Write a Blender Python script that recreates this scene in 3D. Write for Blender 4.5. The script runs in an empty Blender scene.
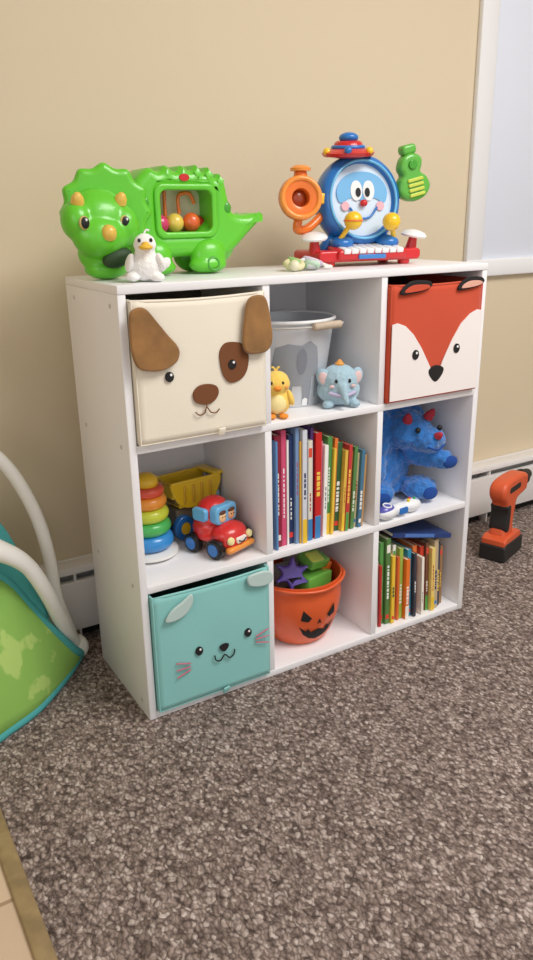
import bpy, bmesh, random
from math import *
from mathutils import Vector, Matrix, Euler, Quaternion, noise
random.seed(7)
SC=bpy.context.scene
COL=SC.collection
try:
    SC.view_settings.view_transform='Standard'
    SC.view_settings.look='None'
except Exception: pass

# ------------------------------------------------------------ materials
def lin(c):
    r=[]
    for v in c:
        v=v/255.0
        r.append(v/12.92 if v<=0.04045 else ((v+0.055)/1.055)**2.4)
    return (r[0],r[1],r[2],1)
_m={}
def mat(name,c,rough=.5,var=0.0,scale=60,bump=0.0,bscale=300,coat=0.0,sheen=0.0,metal=0.0,c2=None,lo=.35,hi=.65):
    if name in _m: return _m[name]
    m=bpy.data.materials.new(name);m.use_nodes=True
    nt=m.node_tree;b=nt.nodes["Principled BSDF"]
    b.inputs["Base Color"].default_value=lin(c);b.inputs["Roughness"].default_value=rough
    b.inputs["Metallic"].default_value=metal
    b.inputs["Coat Weight"].default_value=coat
    if sheen: 
        b.inputs["Sheen Weight"].default_value=sheen
    tc=nt.nodes.new("ShaderNodeTexCoord")
    if var or c2:
        n=nt.nodes.new("ShaderNodeTexNoise");n.inputs["Scale"].default_value=scale;n.inputs["Detail"].default_value=4
        nt.links.new(tc.outputs["Object"],n.inputs["Vector"])
        r=nt.nodes.new("ShaderNodeValToRGB")
        a=lin(c); z=lin(c2) if c2 else tuple(max(0,v*(1-var)) for v in a[:3])+(1,)
        r.color_ramp.elements[0].position=lo;r.color_ramp.elements[1].position=hi
        r.color_ramp.elements[0].color=z;r.color_ramp.elements[1].color=a
        nt.links.new(n.outputs[0],r.inputs[0]);nt.links.new(r.outputs[0],b.inputs["Base Color"])
    if bump:
        n=nt.nodes.new("ShaderNodeTexNoise");n.inputs["Scale"].default_value=bscale;n.inputs["Detail"].default_value=5
        nt.links.new(tc.outputs["Object"],n.inputs["Vector"])
        bm=nt.nodes.new("ShaderNodeBump");bm.inputs["Strength"].default_value=bump;bm.inputs["Distance"].default_value=.003
        nt.links.new(n.outputs[0],bm.inputs["Height"]);nt.links.new(bm.outputs[0],b.inputs["Normal"])
    _m[name]=m;return m

def carpet_mat():
    m=bpy.data.materials.new("berber_carpet");m.use_nodes=True
    nt=m.node_tree;b=nt.nodes["Principled BSDF"];b.inputs["Roughness"].default_value=.95
    tc=nt.nodes.new("ShaderNodeTexCoord")
    ns=nt.nodes.new("ShaderNodeTexNoise");ns.inputs["Scale"].default_value=60;ns.inputs["Detail"].default_value=2
    nt.links.new(tc.outputs["Object"],ns.inputs["Vector"])
    mx=nt.nodes.new("ShaderNodeMixRGB");mx.blend_type='ADD';mx.inputs[0].default_value=.016
    nt.links.new(tc.outputs["Object"],mx.inputs[1]);nt.links.new(ns.outputs["Color"],mx.inputs[2])
    mp=nt.nodes.new("ShaderNodeMapping");mp.inputs["Scale"].default_value=(1.25,.85,1);mp.inputs["Rotation"].default_value=(0,0,.5)
    nt.links.new(mx.outputs[0],mp.inputs[0])
    v=nt.nodes.new("ShaderNodeTexVoronoi");v.inputs["Scale"].default_value=128
    nt.links.new(mp.outputs[0],v.inputs["Vector"])
    sep=nt.nodes.new("ShaderNodeSeparateColor");nt.links.new(v.outputs["Color"],sep.inputs[0])
    r=nt.nodes.new("ShaderNodeValToRGB");cr=r.color_ramp
    cr.elements[0].position=0;cr.elements[0].color=lin((112,97,90))
    cr.elements[1].position=1;cr.elements[1].color=lin((206,193,186))
    for p,c in ((.22,(132,116,108)),(.5,(154,137,129)),(.78,(176,160,152))):
        e=cr.elements.new(p);e.color=lin(c)
    nt.links.new(sep.outputs[0],r.inputs[0])
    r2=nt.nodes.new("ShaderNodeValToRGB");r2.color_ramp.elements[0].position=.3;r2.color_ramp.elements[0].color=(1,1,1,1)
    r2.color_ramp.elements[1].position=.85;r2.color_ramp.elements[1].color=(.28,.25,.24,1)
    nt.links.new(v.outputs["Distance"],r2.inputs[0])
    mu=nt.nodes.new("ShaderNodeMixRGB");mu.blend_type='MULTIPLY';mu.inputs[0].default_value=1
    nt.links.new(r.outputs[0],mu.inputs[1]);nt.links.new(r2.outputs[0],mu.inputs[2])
    n2=nt.nodes.new("ShaderNodeTexNoise");n2.inputs["Scale"].default_value=14;n2.inputs["Detail"].default_value=5
    nt.links.new(tc.outputs["Object"],n2.inputs["Vector"])
    r3=nt.nodes.new("ShaderNodeValToRGB");r3.color_ramp.elements[0].position=.3;r3.color_ramp.elements[0].color=(.82,.81,.80,1);r3.color_ramp.elements[1].position=.7;r3.color_ramp.elements[1].color=(1.08,1.08,1.08,1)
    nt.links.new(n2.outputs[0],r3.inputs[0])
    m2=nt.nodes.new("ShaderNodeMixRGB");m2.blend_type='MULTIPLY';m2.inputs[0].default_value=1
    nt.links.new(mu.outputs[0],m2.inputs[1]);nt.links.new(r3.outputs[0],m2.inputs[2])
    nt.links.new(m2.outputs[0],b.inputs["Base Color"])
    bm=nt.nodes.new("ShaderNodeBump");bm.invert=True;bm.inputs["Strength"].default_value=.65;bm.inputs["Distance"].default_value=.005
    nt.links.new(v.outputs["Distance"],bm.inputs["Height"]);nt.links.new(bm.outputs[0],b.inputs["Normal"])
    return m

# ------------------------------------------------------------ geometry helpers
CUR=None
def G(name,loc=(0,0,0),rot=(0,0,0),scale=1):
    global CUR
    e=bpy.data.objects.new(name,None);e.empty_display_size=.02
    e.location=loc;e.rotation_euler=rot;e.scale=scale if isinstance(scale,tuple) else (scale,)*3
    COL.objects.link(e);CUR=e;return e
def reg(name,me,m,smooth=True,top=False):
    o=bpy.data.objects.new(name,me);COL.objects.link(o)
    if m is not None:
        me.materials.clear()
        for x in (m if isinstance(m,(list,tuple)) else [m]): me.materials.append(x)
    for p in me.polygons: p.use_smooth=smooth
    if not top and CUR is not None: o.parent=CUR
    return o
def fin(name,bm,m,smooth=True,top=False):
    me=bpy.data.meshes.new(name);bm.normal_update();bm.to_mesh(me);bm.free()
    return reg(name,me,m,smooth,top)
def autosmooth(o,ang=40):
    me=o.data
    bm=bmesh.new();bm.from_mesh(me)
    for e in bm.edges:
        if len(e.link_faces)==2 and e.calc_face_angle(0)>radians(ang): e.smooth=False
    bm.to_mesh(me);bm.free();return o
def box(name,a,b,m,bev=.0015,rot=None,piv=None,top=False,seg=2):
    bm=bmesh.new();c=[(a[i]+b[i])/2 for i in range(3)];s=[abs(b[i]-a[i]) for i in range(3)]
    bmesh.ops.create_cube(bm,size=1,matrix=Matrix.Translation(c)@Matrix.Diagonal((*s,1)))
    if bev: bmesh.ops.bevel(bm,geom=bm.edges[:],offset=min(bev,min(s)*.45),segments=seg,affect='EDGES',profile=.5)
    if rot:
        p=Vector(piv or c);bmesh.ops.transform(bm,matrix=Matrix.Translation(p)@Euler(rot).to_matrix().to_4x4()@Matrix.Translation(-p),verts=bm.verts)
    return autosmooth(fin(name,bm,m,True,top),50)
def frame(d):
    d=Vector(d).normalized();return d.to_track_quat('Z','Y').to_matrix().to_4x4()
def cyl(name,p0,p1,r0,r1,m,seg=32,bev=0):
    p0=Vector(p0);p1=Vector(p1);d=p1-p0;bm=bmesh.new()
    bmesh.ops.create_cone(bm,cap_ends=True,segments=seg,radius1=r0,radius2=r1,depth=d.length,matrix=Matrix.Translation((p0+p1)/2)@frame(d))
    if bev:
        es=[e for e in bm.edges if any(len(f.verts)>4 for f in e.link_faces)]
        bmesh.ops.bevel(bm,geom=es,offset=bev,segments=3,affect='EDGES')
    return autosmooth(fin(name,bm,m))
def ell(name,c,r,m,rot=(0,0,0),sub=3):
    bm=bmesh.new();r=(r,)*3 if not isinstance(r,(tuple,list)) else r
    bmesh.ops.create_uvsphere(bm,u_segments=24,v_segments=16,radius=1,matrix=Matrix.Translation(c)@Euler(rot).to_matrix().to_4x4()@Matrix.Diagonal((*r,1)))
    return fin(name,bm,m)
def lathe(name,prof,c,m,axis=(0,0,1),seg=40,ang=50):
    bm=bmesh.new();F=Matrix.Translation(c)@frame(axis);rings=[]
    for r,h in prof:
        rings.append([bm.verts.new(F@Vector((max(r,1e-5)*cos(2*pi*i/seg),max(r,1e-5)*sin(2*pi*i/seg),h))) for i in range(seg)])
    for a,b in zip(rings,rings[1:]):
        for i in range(seg): bm.faces.new((a[i],a[(i+1)%seg],b[(i+1)%seg],b[i]))
    bmesh.ops.remove_doubles(bm,verts=bm.verts,dist=1e-4)
    bmesh.ops.recalc_face_normals(bm,faces=bm.faces)
    return autosmooth(fin(name,bm,m),ang)
def torus(name,c,R,r,m,axis=(0,0,1),seg=48,rs=16,flat=1):
    prof=[(R+r*cos(t*2*pi/rs),r*flat*sin(t*2*pi/rs)) for t in range(rs+1)]
    return lathe(name,prof,c,m,axis,seg,80)
def crs(pts,n=6,closed=True):
    out=[];N=len(pts);P=[Vector(p) for p in pts]
    rng=range(N) if closed else range(N-1)
    for i in rng:
        if closed: a,b,c,d=P[i-1],P[i],P[(i+1)%N],P[(i+2)%N]
        else: a,b,c,d=P[max(i-1,0)],P[i],P[i+1],P[min(i+2,N-1)]
        for k in range(n):
            t=k/n;out.append(.5*((2*b)+(-a+c)*t+(2*a-5*b+4*c-d)*t*t+(-a+3*b-3*c+d)*t**3))
    if not closed: out.append(P[-1])
    return out
def tube(name,pts,r,m,sm=True,closed=False,seg=12,flat=1):
    P=crs(pts,8,closed) if sm else [Vector(p) for p in pts]
    n=len(P);rr=r if isinstance(r,(list,tuple)) else [r]*2
    bm=bmesh.new();rings=[];up=None
    for i,p in enumerate(P):
        if closed: t=(P[(i+1)%n]-P[i-1]).normalized()
        else: t=(P[min(i+1,n-1)]-P[max(i-1,0)]).normalized()
        if up is None: up=t.orthogonal().normalized()
        up=(up-t*up.dot(t)).normalized();s=t.cross(up)
        f=i/(n-1)*(len(rr)-1);k=min(int(f),len(rr)-2);R=rr[k]+(rr[k+1]-rr[k])*(f-k)
        rings.append([bm.verts.new(p+up*R*cos(2*pi*j/seg)+s*R*flat*sin(2*pi*j/seg)) for j in range(seg)])
    prs=list(zip(rings,rings[1:]))+([(rings[-1],rings[0])] if closed else [])
    for a,b in prs:
        for j in range(seg): bm.faces.new((a[j],a[(j+1)%seg],b[(j+1)%seg],b[j]))
    if not closed: bm.faces.new(rings[0][::-1]);bm.faces.new(rings[-1])
    bmesh.ops.recalc_face_normals(bm,faces=bm.faces)
    return autosmooth(fin(name,bm,m),60)
def plate(name,loops,y,th,m,bev=0,sm=True,n=6,M=None):
    """solid from closed outlines in x-z, front face at y (facing -y)."""
    cu=bpy.data.curves.new(name,'CURVE');cu.dimensions='2D';cu.fill_mode='BOTH'
    e=max(th/2-bev,1e-5);cu.extrude=e;cu.bevel_depth=bev;cu.bevel_resolution=3
    if bev: cu.offset=-bev
    for k,l in enumerate(loops):
        s=sm[k] if isinstance(sm,(list,tuple)) else sm
        P=crs([(p[0],p[1],0) for p in l],n) if s else [Vector((p[0],p[1],0)) for p in l]
        sp=cu.splines.new('POLY');sp.points.add(len(P)-1)
        for q,p in zip(sp.points,P): q.co=(p.x,p.y,0,1)
        sp.use_cyclic_u=True
    o=bpy.data.objects.new("tmpc",cu);COL.objects.link(o)
    dg=bpy.context.evaluated_depsgraph_get();me=bpy.data.meshes.new_from_object(o.evaluated_get(dg))
    bpy.data.objects.remove(o)
    T=Matrix.Translation((0,y+th/2,0))@Matrix.Rotation(pi/2,4,'X')
    if M is not None: T=M@T
    me.transform(T);me.name=name
    return autosmooth(reg(name,me,m),40)
def circ(cx,cz,rx,rz=None,n=20,a0=0):
    rz=rz or rx;return [(cx+rx*cos(2*pi*i/n+a0),cz+rz*sin(2*pi*i/n+a0)) for i in range(n)]
def rrect(x0,x1,z0,z1,r,n=5):
    o=[]
    for cx,cz,a in ((x1-r,z0+r,-pi/2),(x1-r,z1-r,0),(x0+r,z1-r,pi/2),(x0+r,z0+r,pi)):
        for i in range(n+1): o.append((cx+r*cos(a+pi/2*i/n),cz+r*sin(a+pi/2*i/n)))
    return o
def blob(name,parts,m,vox=.004,sm=4,fuzz=0,fs=90):
    """fuse ellipsoids/capsules into one continuous surface"""
    bm=bmesh.new()
    for p in parts:
        c,r=p[0],p[1];rot=p[2] if len(p)>2 else (0,0,0)
        r=(r,)*3 if not isinstance(r,(tuple,list)) else r
        bmesh.ops.create_uvsphere(bm,u_segments=20,v_segments=14,radius=1,matrix=Matrix.Translation(c)@Euler(rot).to_matrix().to_4x4()@Matrix.Diagonal((*r,1)))
    me=bpy.data.meshes.new(name);bm.to_mesh(me);bm.free()
    o=bpy.data.objects.new("tmpb",me);COL.objects.link(o)
    md=o.modifiers.new("r",'REMESH');md.mode='VOXEL';md.voxel_size=vox
    s=o.modifiers.new("s",'SMOOTH');s.iterations=sm;s.factor=.5
    if fuzz:
        q=o.modifiers.new("q",'SUBSURF');q.levels=1;q.render_levels=1
    dg=bpy.context.evaluated_depsgraph_get();m2=bpy.data.meshes.new_from_object(o.evaluated_get(dg))
    bpy.data.objects.remove(o);m2.name=name
    if fuzz:
        nn=[v.normal.copy() for v in m2.vertices]
        for v,n in zip(m2.vertices,nn):
            v.co=v.co+n*(noise.noise(v.co*fs)*fuzz+noise.noise(v.co*fs*3)*fuzz*.5)
            if v.co.z<0: v.co.z=0
    return reg(name,m2,m)
def chain(p0,p1,r0,r1,n=6):
    p0=Vector(p0);p1=Vector(p1)
    return [(tuple(p0.lerp(p1,i/(n-1))),r0+(r1-r0)*i/(n-1)) for i in range(n)]
def wrap(name,pts,rad,c,m,off=.0012,sm=True,n=4):
    """decal on a lathe surface: pts=(angle,height); rad(h)->radius; angle 0 = toward -y"""
    P=crs([(p[0],p[1],0) for p in pts],n) if sm else [Vector((p[0],p[1],0)) for p in pts]
    bm=bmesh.new();f=bm.faces.new([bm.verts.new(p) for p in P])
    bmesh.ops.triangulate(bm,faces=[f]);bmesh.ops.subdivide_edges(bm,edges=bm.edges[:],cuts=3,use_grid_fill=True)
    for v in bm.verts:
        a,h=v.co.x,v.co.y;r=rad(h)+off;v.co=Vector((c[0]+r*sin(a),c[1]-r*cos(a),c[2]+h))
    return fin(name,bm,m,True)

# ------------------------------------------------------------ palette
white=mat("white_laminate",(240,239,241),.38,bump=.03,bscale=40)
wtrim=mat("white_trim_paint",(236,236,237),.45)
dark=mat("dark_gap",(25,24,24),.8)
black=mat("black_plastic",(22,22,24),.35)
blackf=mat("black_print",(24,22,22),.8)

# ------------------------------------------------------------ room
WY=.46
def room():
    global CUR
    CUR=None
    def slab(n,a,b,m,bev=0): return box(n,a,b,m,bev,top=True)
    wallm=mat("wall_beige_paint",(219,203,174),.75,bump=.10,bscale=120)
    slab("wall_back",(-2.4,WY,0),(3.4,WY+.1,2.45),wallm)
    slab("wall_left",(-2.5,-3.2,0),(-2.4,WY+.1,2.45),wallm)
    slab("wall_right",(3.4,-3.2,0),(3.5,WY+.1,2.45),wallm)
    slab("ceiling",(-2.5,-3.2,2.45),(3.5,WY+.1,2.5),mat("ceiling_white",(240,238,234),.9))
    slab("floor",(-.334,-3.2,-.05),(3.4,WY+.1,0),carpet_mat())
    tm=bpy.data.materials.new("tile_floor");tm.use_nodes=True;nt=tm.node_tree;b=nt.nodes["Principled BSDF"]
    tc=nt.nodes.new("ShaderNodeTexCoord");br=nt.nodes.new("ShaderNodeTexBrick")
    br.inputs["Scale"].default_value=1;br.inputs["Brick Width"].default_value=.3;br.inputs["Row Height"].default_value=.3
    br.inputs["Mortar Size"].default_value=.004;br.offset=0
    br.inputs["Color1"].default_value=lin((214,190,162));br.inputs["Color2"].default_value=lin((206,182,156));br.inputs["Mortar"].default_value=lin((165,140,112))
    nt.links.new(tc.outputs["Object"],br.inputs["Vector"]);nt.links.new(br.outputs[0],b.inputs["Base Color"]);b.inputs["Roughness"].default_value=.4
    slab("floor_tile",(-2.4,-3.2,-.05),(-.36,WY+.1,-.002),tm)
    box("trim_1",(-.362,-3.2,-.01),(-.332,WY,.005),mat("wood_transition_strip",(164,140,102),.5,var=.3,scale=30),.004,top=True)
    hm=mat("heater_enamel",(230,227,225),.45)
    x0,x1=-2.38,3.38
    CUR=None
    G("baseboard_back")
    box("back_plate",(x0,WY-.012,.01),(x1,WY,.205),hm)
    box("top_hood",(x0,WY-.058,.196),(x1,WY-.004,.203),hm,.002)
    box("hood_lip",(x0,WY-.061,.186),(x1,WY-.056,.2),hm,.001,rot=(radians(-14),0,0))
    box("front_panel",(x0,WY-.066,.035),(x1,WY-.061,.168),hm,.002)
    box("front_panel_lip",(x0,WY-.064,.163),(x1,WY-.050,.168),hm,.001)
    box("fin_element",(x0,WY-.05,.05),(x1,WY-.014,.125),dark,0)
    box("bottom_gap_shade",(x0,WY-.03,.0),(x1,WY-.012,.02),dark,0)  # near-black strip standing in for the shade in the gap under the heater
    for k in range(8):
        x=x0+.2+k*.72;box("bracket_%d"%(k+1),(x,WY-.061,.0),(x+.006,WY-.012,.19),hm,.0005)
    CUR=None
    G("window_1")
    cm=wtrim
    y=WY
    box("casing_left",(1.29,y-.018,.83),(1.356,y,2.3),cm,.004)
    box("casing_right",(2.56,y-.018,.83),(2.626,y,2.3),cm,.004)
    box("casing_top",(1.29,y-.019,2.235),(2.626,y,2.3),cm,.004)
    box("sill_apron",(1.29,y-.02,.823),(2.626,y,.875),cm,.004)
    box("stop_bead",(1.352,y-.009,.87),(1.364,y,2.24),cm,.002)
    box("shade_panel",(1.358,y-.007,.872),(2.56,y-.001,2.24),mat("window_shade",(222,227,238),.6),.001)
    CUR=None
room()

# ------------------------------------------------------------ shelf
W,H,D,t=.91,.9016,.2946,.016
s=(H-t)/3;cw=(W-t)/3
ZR=[t,t+s,t+2*s]
XC=[t,t+cw,t+2*cw]
def shelf():
    G("cube_storage_shelf")
    box("side_left",(0,0,0),(t,D,H-t),white);box("side_right",(W-t,0,0),(W,D,H-t),white)
    box("top_panel",(0,-.001,H-t),(W,D,H),white)
    box("bottom_panel",(t,0.001,0),(W-t,D,t),white)
    for k in (1,2):
        box("shelf_%d"%k,(t,.001,k*s),(W-t,D,k*s+t),white,.001)
        for r in range(3):
            box("divider_%d_%d"%(k,r+1),(k*cw,.0015,r*s+t),(k*cw+t,D,(r+1)*s),white,.0008)
    box("back_panel",(.004,D-.004,.004),(W-.004,D,H-.006),white,0)
    sc=mat("cam_screw",(196,192,190),.4)
    for z in (H-.008,2*s+.008,s+.008,.03):
        for yy in (.04,D-.05):
            cyl("cam_cap",(-.0008,yy,z-.03 if z>.8 else z),(.001,yy,z-.03 if z>.8 else z),.0045,.0045,sc,16)
shelf()

# ------------------------------------------------------------ fabric bins
def bin_(name,x0,z0,w,h,d,y0,m,minner):
    G(name,(x0,y0,z0))
    th=.003
    def panel(n,ax,mm):
        bm=bmesh.new();N=20;vs={}
        for i in range(N+1):
            for j in range(N+1):
                u=i/N;v=j/N;p=.004*sin(pi*u)*sin(pi*v)+.0018*sin(7*u+3*v)*sin(pi*u)*sin(pi*v)
                if ax=='f': co=(u*w,-p,v*h-.004*sin(pi*u)*v**4)
                elif ax=='b': co=(u*w,d,v*h)
                elif ax=='l': co=(0,u*d,v*h)
                elif ax=='r': co=(w,u*d,v*h)
                else: co=(u*w,v*d,0)
                vs[i,j]=bm.verts.new(co)
        for i in range(N):
            for j in range(N): bm.faces.new((vs[i,j],vs[i+1,j],vs[i+1,j+1],vs[i,j+1]))
        o=fin(n,bm,mm)
        sd=o.modifiers.new("s",'SOLIDIFY');sd.thickness=th;sd.offset=0
    panel("front_panel",'f',m);panel("back_panel",'b',m);panel("side_left",'l',m);panel("side_right",'r',m);panel("base",'z',m)
    tube("top_piping",[(u*w,0,h-.004*sin(pi*u)) for u in [k/10 for k in range(11)]]+[(w,d,h),(0,d,h)],.0028,m,False,True)
    tube("front_piping",[(0,0,h),(0,0,0),(w,0,0),(w,0,h)],.0022,m,False,False)
    box("inner_lining",(.004,d-.006,.01),(w-.004,d-.003,h-.004),minner,0)

def uv(L,w,h): return [(p[0]*w,p[1]*h) for p in L]
FY=-.0085
glint=mat("eye_glint_white",(245,245,245),.6)
def dog_bin():
    cream=mat("cream_felt",(238,230,212),.9,bump=.15,bscale=500,sheen=.2)
    w,h=.2725,.264
    bin_("dog_face_storage_bin",XC[0]+.0045,ZR[2]+.0035,w,h,.27,-.010,cream,mat("bin_lining_grey",(120,112,100),.9))
    br=mat("brown_velvet_ear",(160,114,60),.85,var=.4,scale=18,sheen=.5,bump=.1)
    sp=mat("brown_patch",(118,72,40),.9)
    P=lambda n,L,m,y=FY,th=.002,sm=True,bev=0: plate(n,[uv(L,w,h)],y,th,m,bev,sm)
    P("eye_patch",[(.62,.60),(.66,.66),(.74,.665),(.81,.64),(.85,.57),(.84,.46),(.79,.39),(.70,.37),(.65,.42),(.625,.5)],sp,FY+.001)
    plate("eye_left",[circ(.23*w,.47*h,.0085,.0095)],FY,.003,blackf)
    plate("eye_right",[circ(.715*w,.505*h,.0085,.0095)],FY-.0005,.003,blackf)
    plate("eye_glint_1",[circ(.24*w,.485*h,.0025)],FY-.001,.003,glint);plate("eye_glint_2",[circ(.725*w,.52*h,.0025)],FY-.0015,.003,glint)
    P("nose",[(.40,.325),(.44,.375),(.51,.385),(.58,.365),(.60,.315),(.57,.26),(.50,.235),(.42,.26)],sp,FY-.0005,.004,bev=.0012)
    tube("mouth",[(.41*w,FY,.19*h),(.44*w,FY,.165*h),(.48*w,FY,.175*h),(.50*w,FY,.215*h),(.53*w,FY,.175*h),(.57*w,FY,.165*h),(.60*w,FY,.19*h)],.0012,sp)
    tube("mouth_stem",[(.50*w,FY,.21*h),(.50*w,FY,.25*h)],.0011,sp,False)
    P("ear_left",[(-.035,.93),(.02,.965),(.08,.95),(.145,.87),(.22,.77),(.285,.69),(.30,.63),(.27,.57),(.18,.53),(.09,.53),(.0,.56),(-.04,.66),(-.045,.82)],br,-.019,.009,bev=.004)
    P("ear_right",[(.84,.96),(.92,.99),(.985,.96),(1.02,.82),(1.035,.66),(.99,.58),(.89,.565),(.81,.59),(.79,.68),(.81,.84)],br,-.019,.009,bev=.004)
    box("pull_tab",(.58*w,-.012,-.004),(.64*w,-.008,.012),cream,.001,rot=(.3,0,.2))
dog_bin()
def fox_bin():
    red=mat("fox_orange_felt",(202,76,46),.9,bump=.15,bscale=500,sheen=.15)
    wf=mat("fox_white_felt",(242,234,230),.9,bump=.1,bscale=500)
    w,h=.2725,.256
    bin_("fox_face_storage_bin",XC[2]+.0045,ZR[2]+.0035,w,h,.27,-.006,red,mat("bin_lining_red",(84,26,20),.9))
    plate("white_cheeks",[uv([(.004,.68),(.06,.69),(.14,.66),(.23,.58),(.32,.46),(.41,.31),(.47,.20),(.5,.165),(.53,.21),(.58,.33),(.67,.50),(.76,.63),(.86,.71),(.94,.74),(.996,.73),(.996,.45),(.996,.012),(.004,.012),(.004,.4)],w,h)],FY+.0015,.002,wf,0,False)
    plate("nose",[uv([(.42,.25),(.5,.28),(.58,.25),(.57,.19),(.5,.13),(.43,.19)],w,h)],FY,.005,blackf,.0015)
    for i,(u,v) in enumerate(((.26,.40),(.72,.41))):
        plate("eye_%d"%(i+1),[circ(u*w,v*h,.0095,.011)],FY,.003,blackf)
        plate("eye_glint_%d"%(i+1),[circ(u*w+.002,v*h+.004,.0028)],FY-.001,.003,glint)
    for i,(a,b) in enumerate(((.08,.40),(.70,.99))):
        o=uv([(a,.925),(a+.02,.985),(a+.10,1.03),(a+.20,1.035),(b-.02,1.02),(b,.985),(b-.05,.955),(b-.14,.935)],w,h)
        c=Vector((sum(p[0] for p in o)/len(o),sum(p[1] for p in o)/len(o)))
        q=[(c.x+(p[0]-c.x)*.80,c.y-.003+(p[1]-c.y)*.55) for p in o]
        plate("ear_%d"%(i+1),[o],-.010,.006,blackf,.002)
        plate("ear_inner_%d"%(i+1),[q],-.0115,.004,red if i==0 else mat("fox_ear_lining",(226,170,150),.9),.0012)
fox_bin()
def seal_bin():
    teal=mat("seal_teal_felt",(138,200,196),.9,bump=.15,bscale=500,sheen=.15)
    w,h=.2725,.268
    bin_("seal_face_storage_bin",XC[0]+.0045,ZR[0]+.0035,w,h,.27,-.008,teal,mat("bin_lining_teal",(70,110,105),.9))
    for i,(u,v) in enumerate(((.35,.45),(.79,.475))):
        plate("eye_%d"%(i+1),[circ(u*w,v*h,.0085,.010)],FY,.003,blackf)
        plate("eye_glint_%d"%(i+1),[circ(u*w+.002,v*h+.004,.0025)],FY-.001,.003,glint)
    plate("nose",[uv([(.53,.43),(.57,.445),(.61,.43),(.60,.395),(.57,.375),(.54,.395)],w,h)],FY,.003,blackf,.001)
    tube("mouth",[(.48*w,FY,.365*h),(.49*w,FY,.32*h),(.53*w,FY,.305*h),(.57*w,FY,.345*h),(.61*w,FY,.305*h),(.65*w,FY,.32*h),(.66*w,FY,.365*h)],.0015,blackf)
    pk=mat("whisker_pink",(205,110,130),.9)
    for sx,c in ((-1,.27),(1,.86)):
        for k,dz in enumerate((.05,0,-.05)):
            cz=.34+(.05 if sx>0 else 0)
            tube("whisker",[(c*w,FY,(cz+dz*.55)*h),((c+sx*.12)*w,FY,(cz+dz*1.3)*h)],.0014,pk,False)
    eg=mat("seal_ear_grey",(184,206,202),.9,sheen=.3)
    plate("ear_left",[uv([(.08,.80),(.13,.88),(.22,.93),(.30,.975),(.31,.91),(.26,.83),(.17,.79)],w,h)],-.014,.007,eg,.003)
    plate("ear_right",[uv([(.80,.985),(.80,.91),(.88,.875),(.97,.87),(1.02,.90),(1.01,.97),(.93,1.0)],w,h)],-.014,.007,eg,.003)
    box("pull_tab",(.54*w,-.012,-.003),(.6*w,-.008,.012),teal,.001,rot=(.3,0,.2))
seal_bin()

# ------------------------------------------------------------ books
class MB:
    def __init__(s): s.bm=bmesh.new();s.mats=[]
    def box(s,a,b,m,T=None):
        if m not in s.mats: s.mats.append(m)
        k=s.mats.index(m);c=[(a[i]+b[i])/2 for i in range(3)];d=[b[i]-a[i] for i in range(3)]
        M=Matrix.Translation(c)@Matrix.Diagonal((*d,1))
        if T is not None: M=T@M
        g=bmesh.ops.create_cube(s.bm,size=1,matrix=M)
        for f in {f for v in g['verts'] for f in v.link_faces}: f.material_index=k
    def done(s,name):
        me=bpy.data.meshes.new(name);s.bm.normal_update();s.bm.to_mesh(me);s.bm.free()
        o=bpy.data.objects.new(name,me);COL.objects.link(o)
        for m in s.mats: me.materials.append(m)
        bv=o.modifiers.new("b",'BEVEL');bv.width=.0004;bv.segments=1
        return o
paper=mat("book_pages",(236,228,208),.9)
def bk(c): return mat("book_cover_%d_%d_%d"%c,c,.4)
def book(mb,T,w,d,h,col,bands=()):
    """spine at local y=0 facing -y, thickness w along x"""
    c=bk(col);cv=min(.0022,w*.2)
    mb.box((0,0,0),(cv,d,h),c,T);mb.box((w-cv,0,0),(w,d,h),c,T);mb.box((cv*.5,0,0),(w-cv*.5,cv,h),c,T)
    mb.box((cv,cv,.002),(w-cv,d-.003,h-.002),paper,T)
    for q in bands:
        z0,z1,cc=q[:3];a,b=(q[3],q[4]) if len(q)>3 else (.12,.88)
        mb.box((w*a,-.0004,z0*h),(w*b,.0005,z1*h),bk(cc),T)
def spine(w,c,rnd):
    out=[]
    dk=sum(c)>430
    tc=rnd.choice([(40,50,90),(170,30,40),(30,90,60)]) if dk else rnd.choice([(245,240,230),(240,205,80),(250,250,250)])
    if w>.0075:
        z=rnd.uniform(.2,.45);e=z+rnd.uniform(.15,.4)
        wd=rnd.choice([(.3,.7),(.38,.62),(.22,.78)])
        while z<e:
            L=rnd.uniform(.015,.05);out.append((z,z+L,tc,*wd));z+=L+rnd.uniform(.006,.02)
        k=rnd.random()
        if k<.35: out.append((.06,.11,rnd.choice([(245,240,230),(230,60,50),(60,130,190)]),.15,.85))
        elif k<.6: out.append((.0,.22,rnd.choice([(245,240,230),(240,200,60),(60,130,190),(90,160,80)]),.02,.98))
        if rnd.random()<.3: out.append((.84,.93,rnd.choice([(245,240,230),(240,200,60),(220,80,60),(90,160,80)]),.1,.9))
    return out
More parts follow.
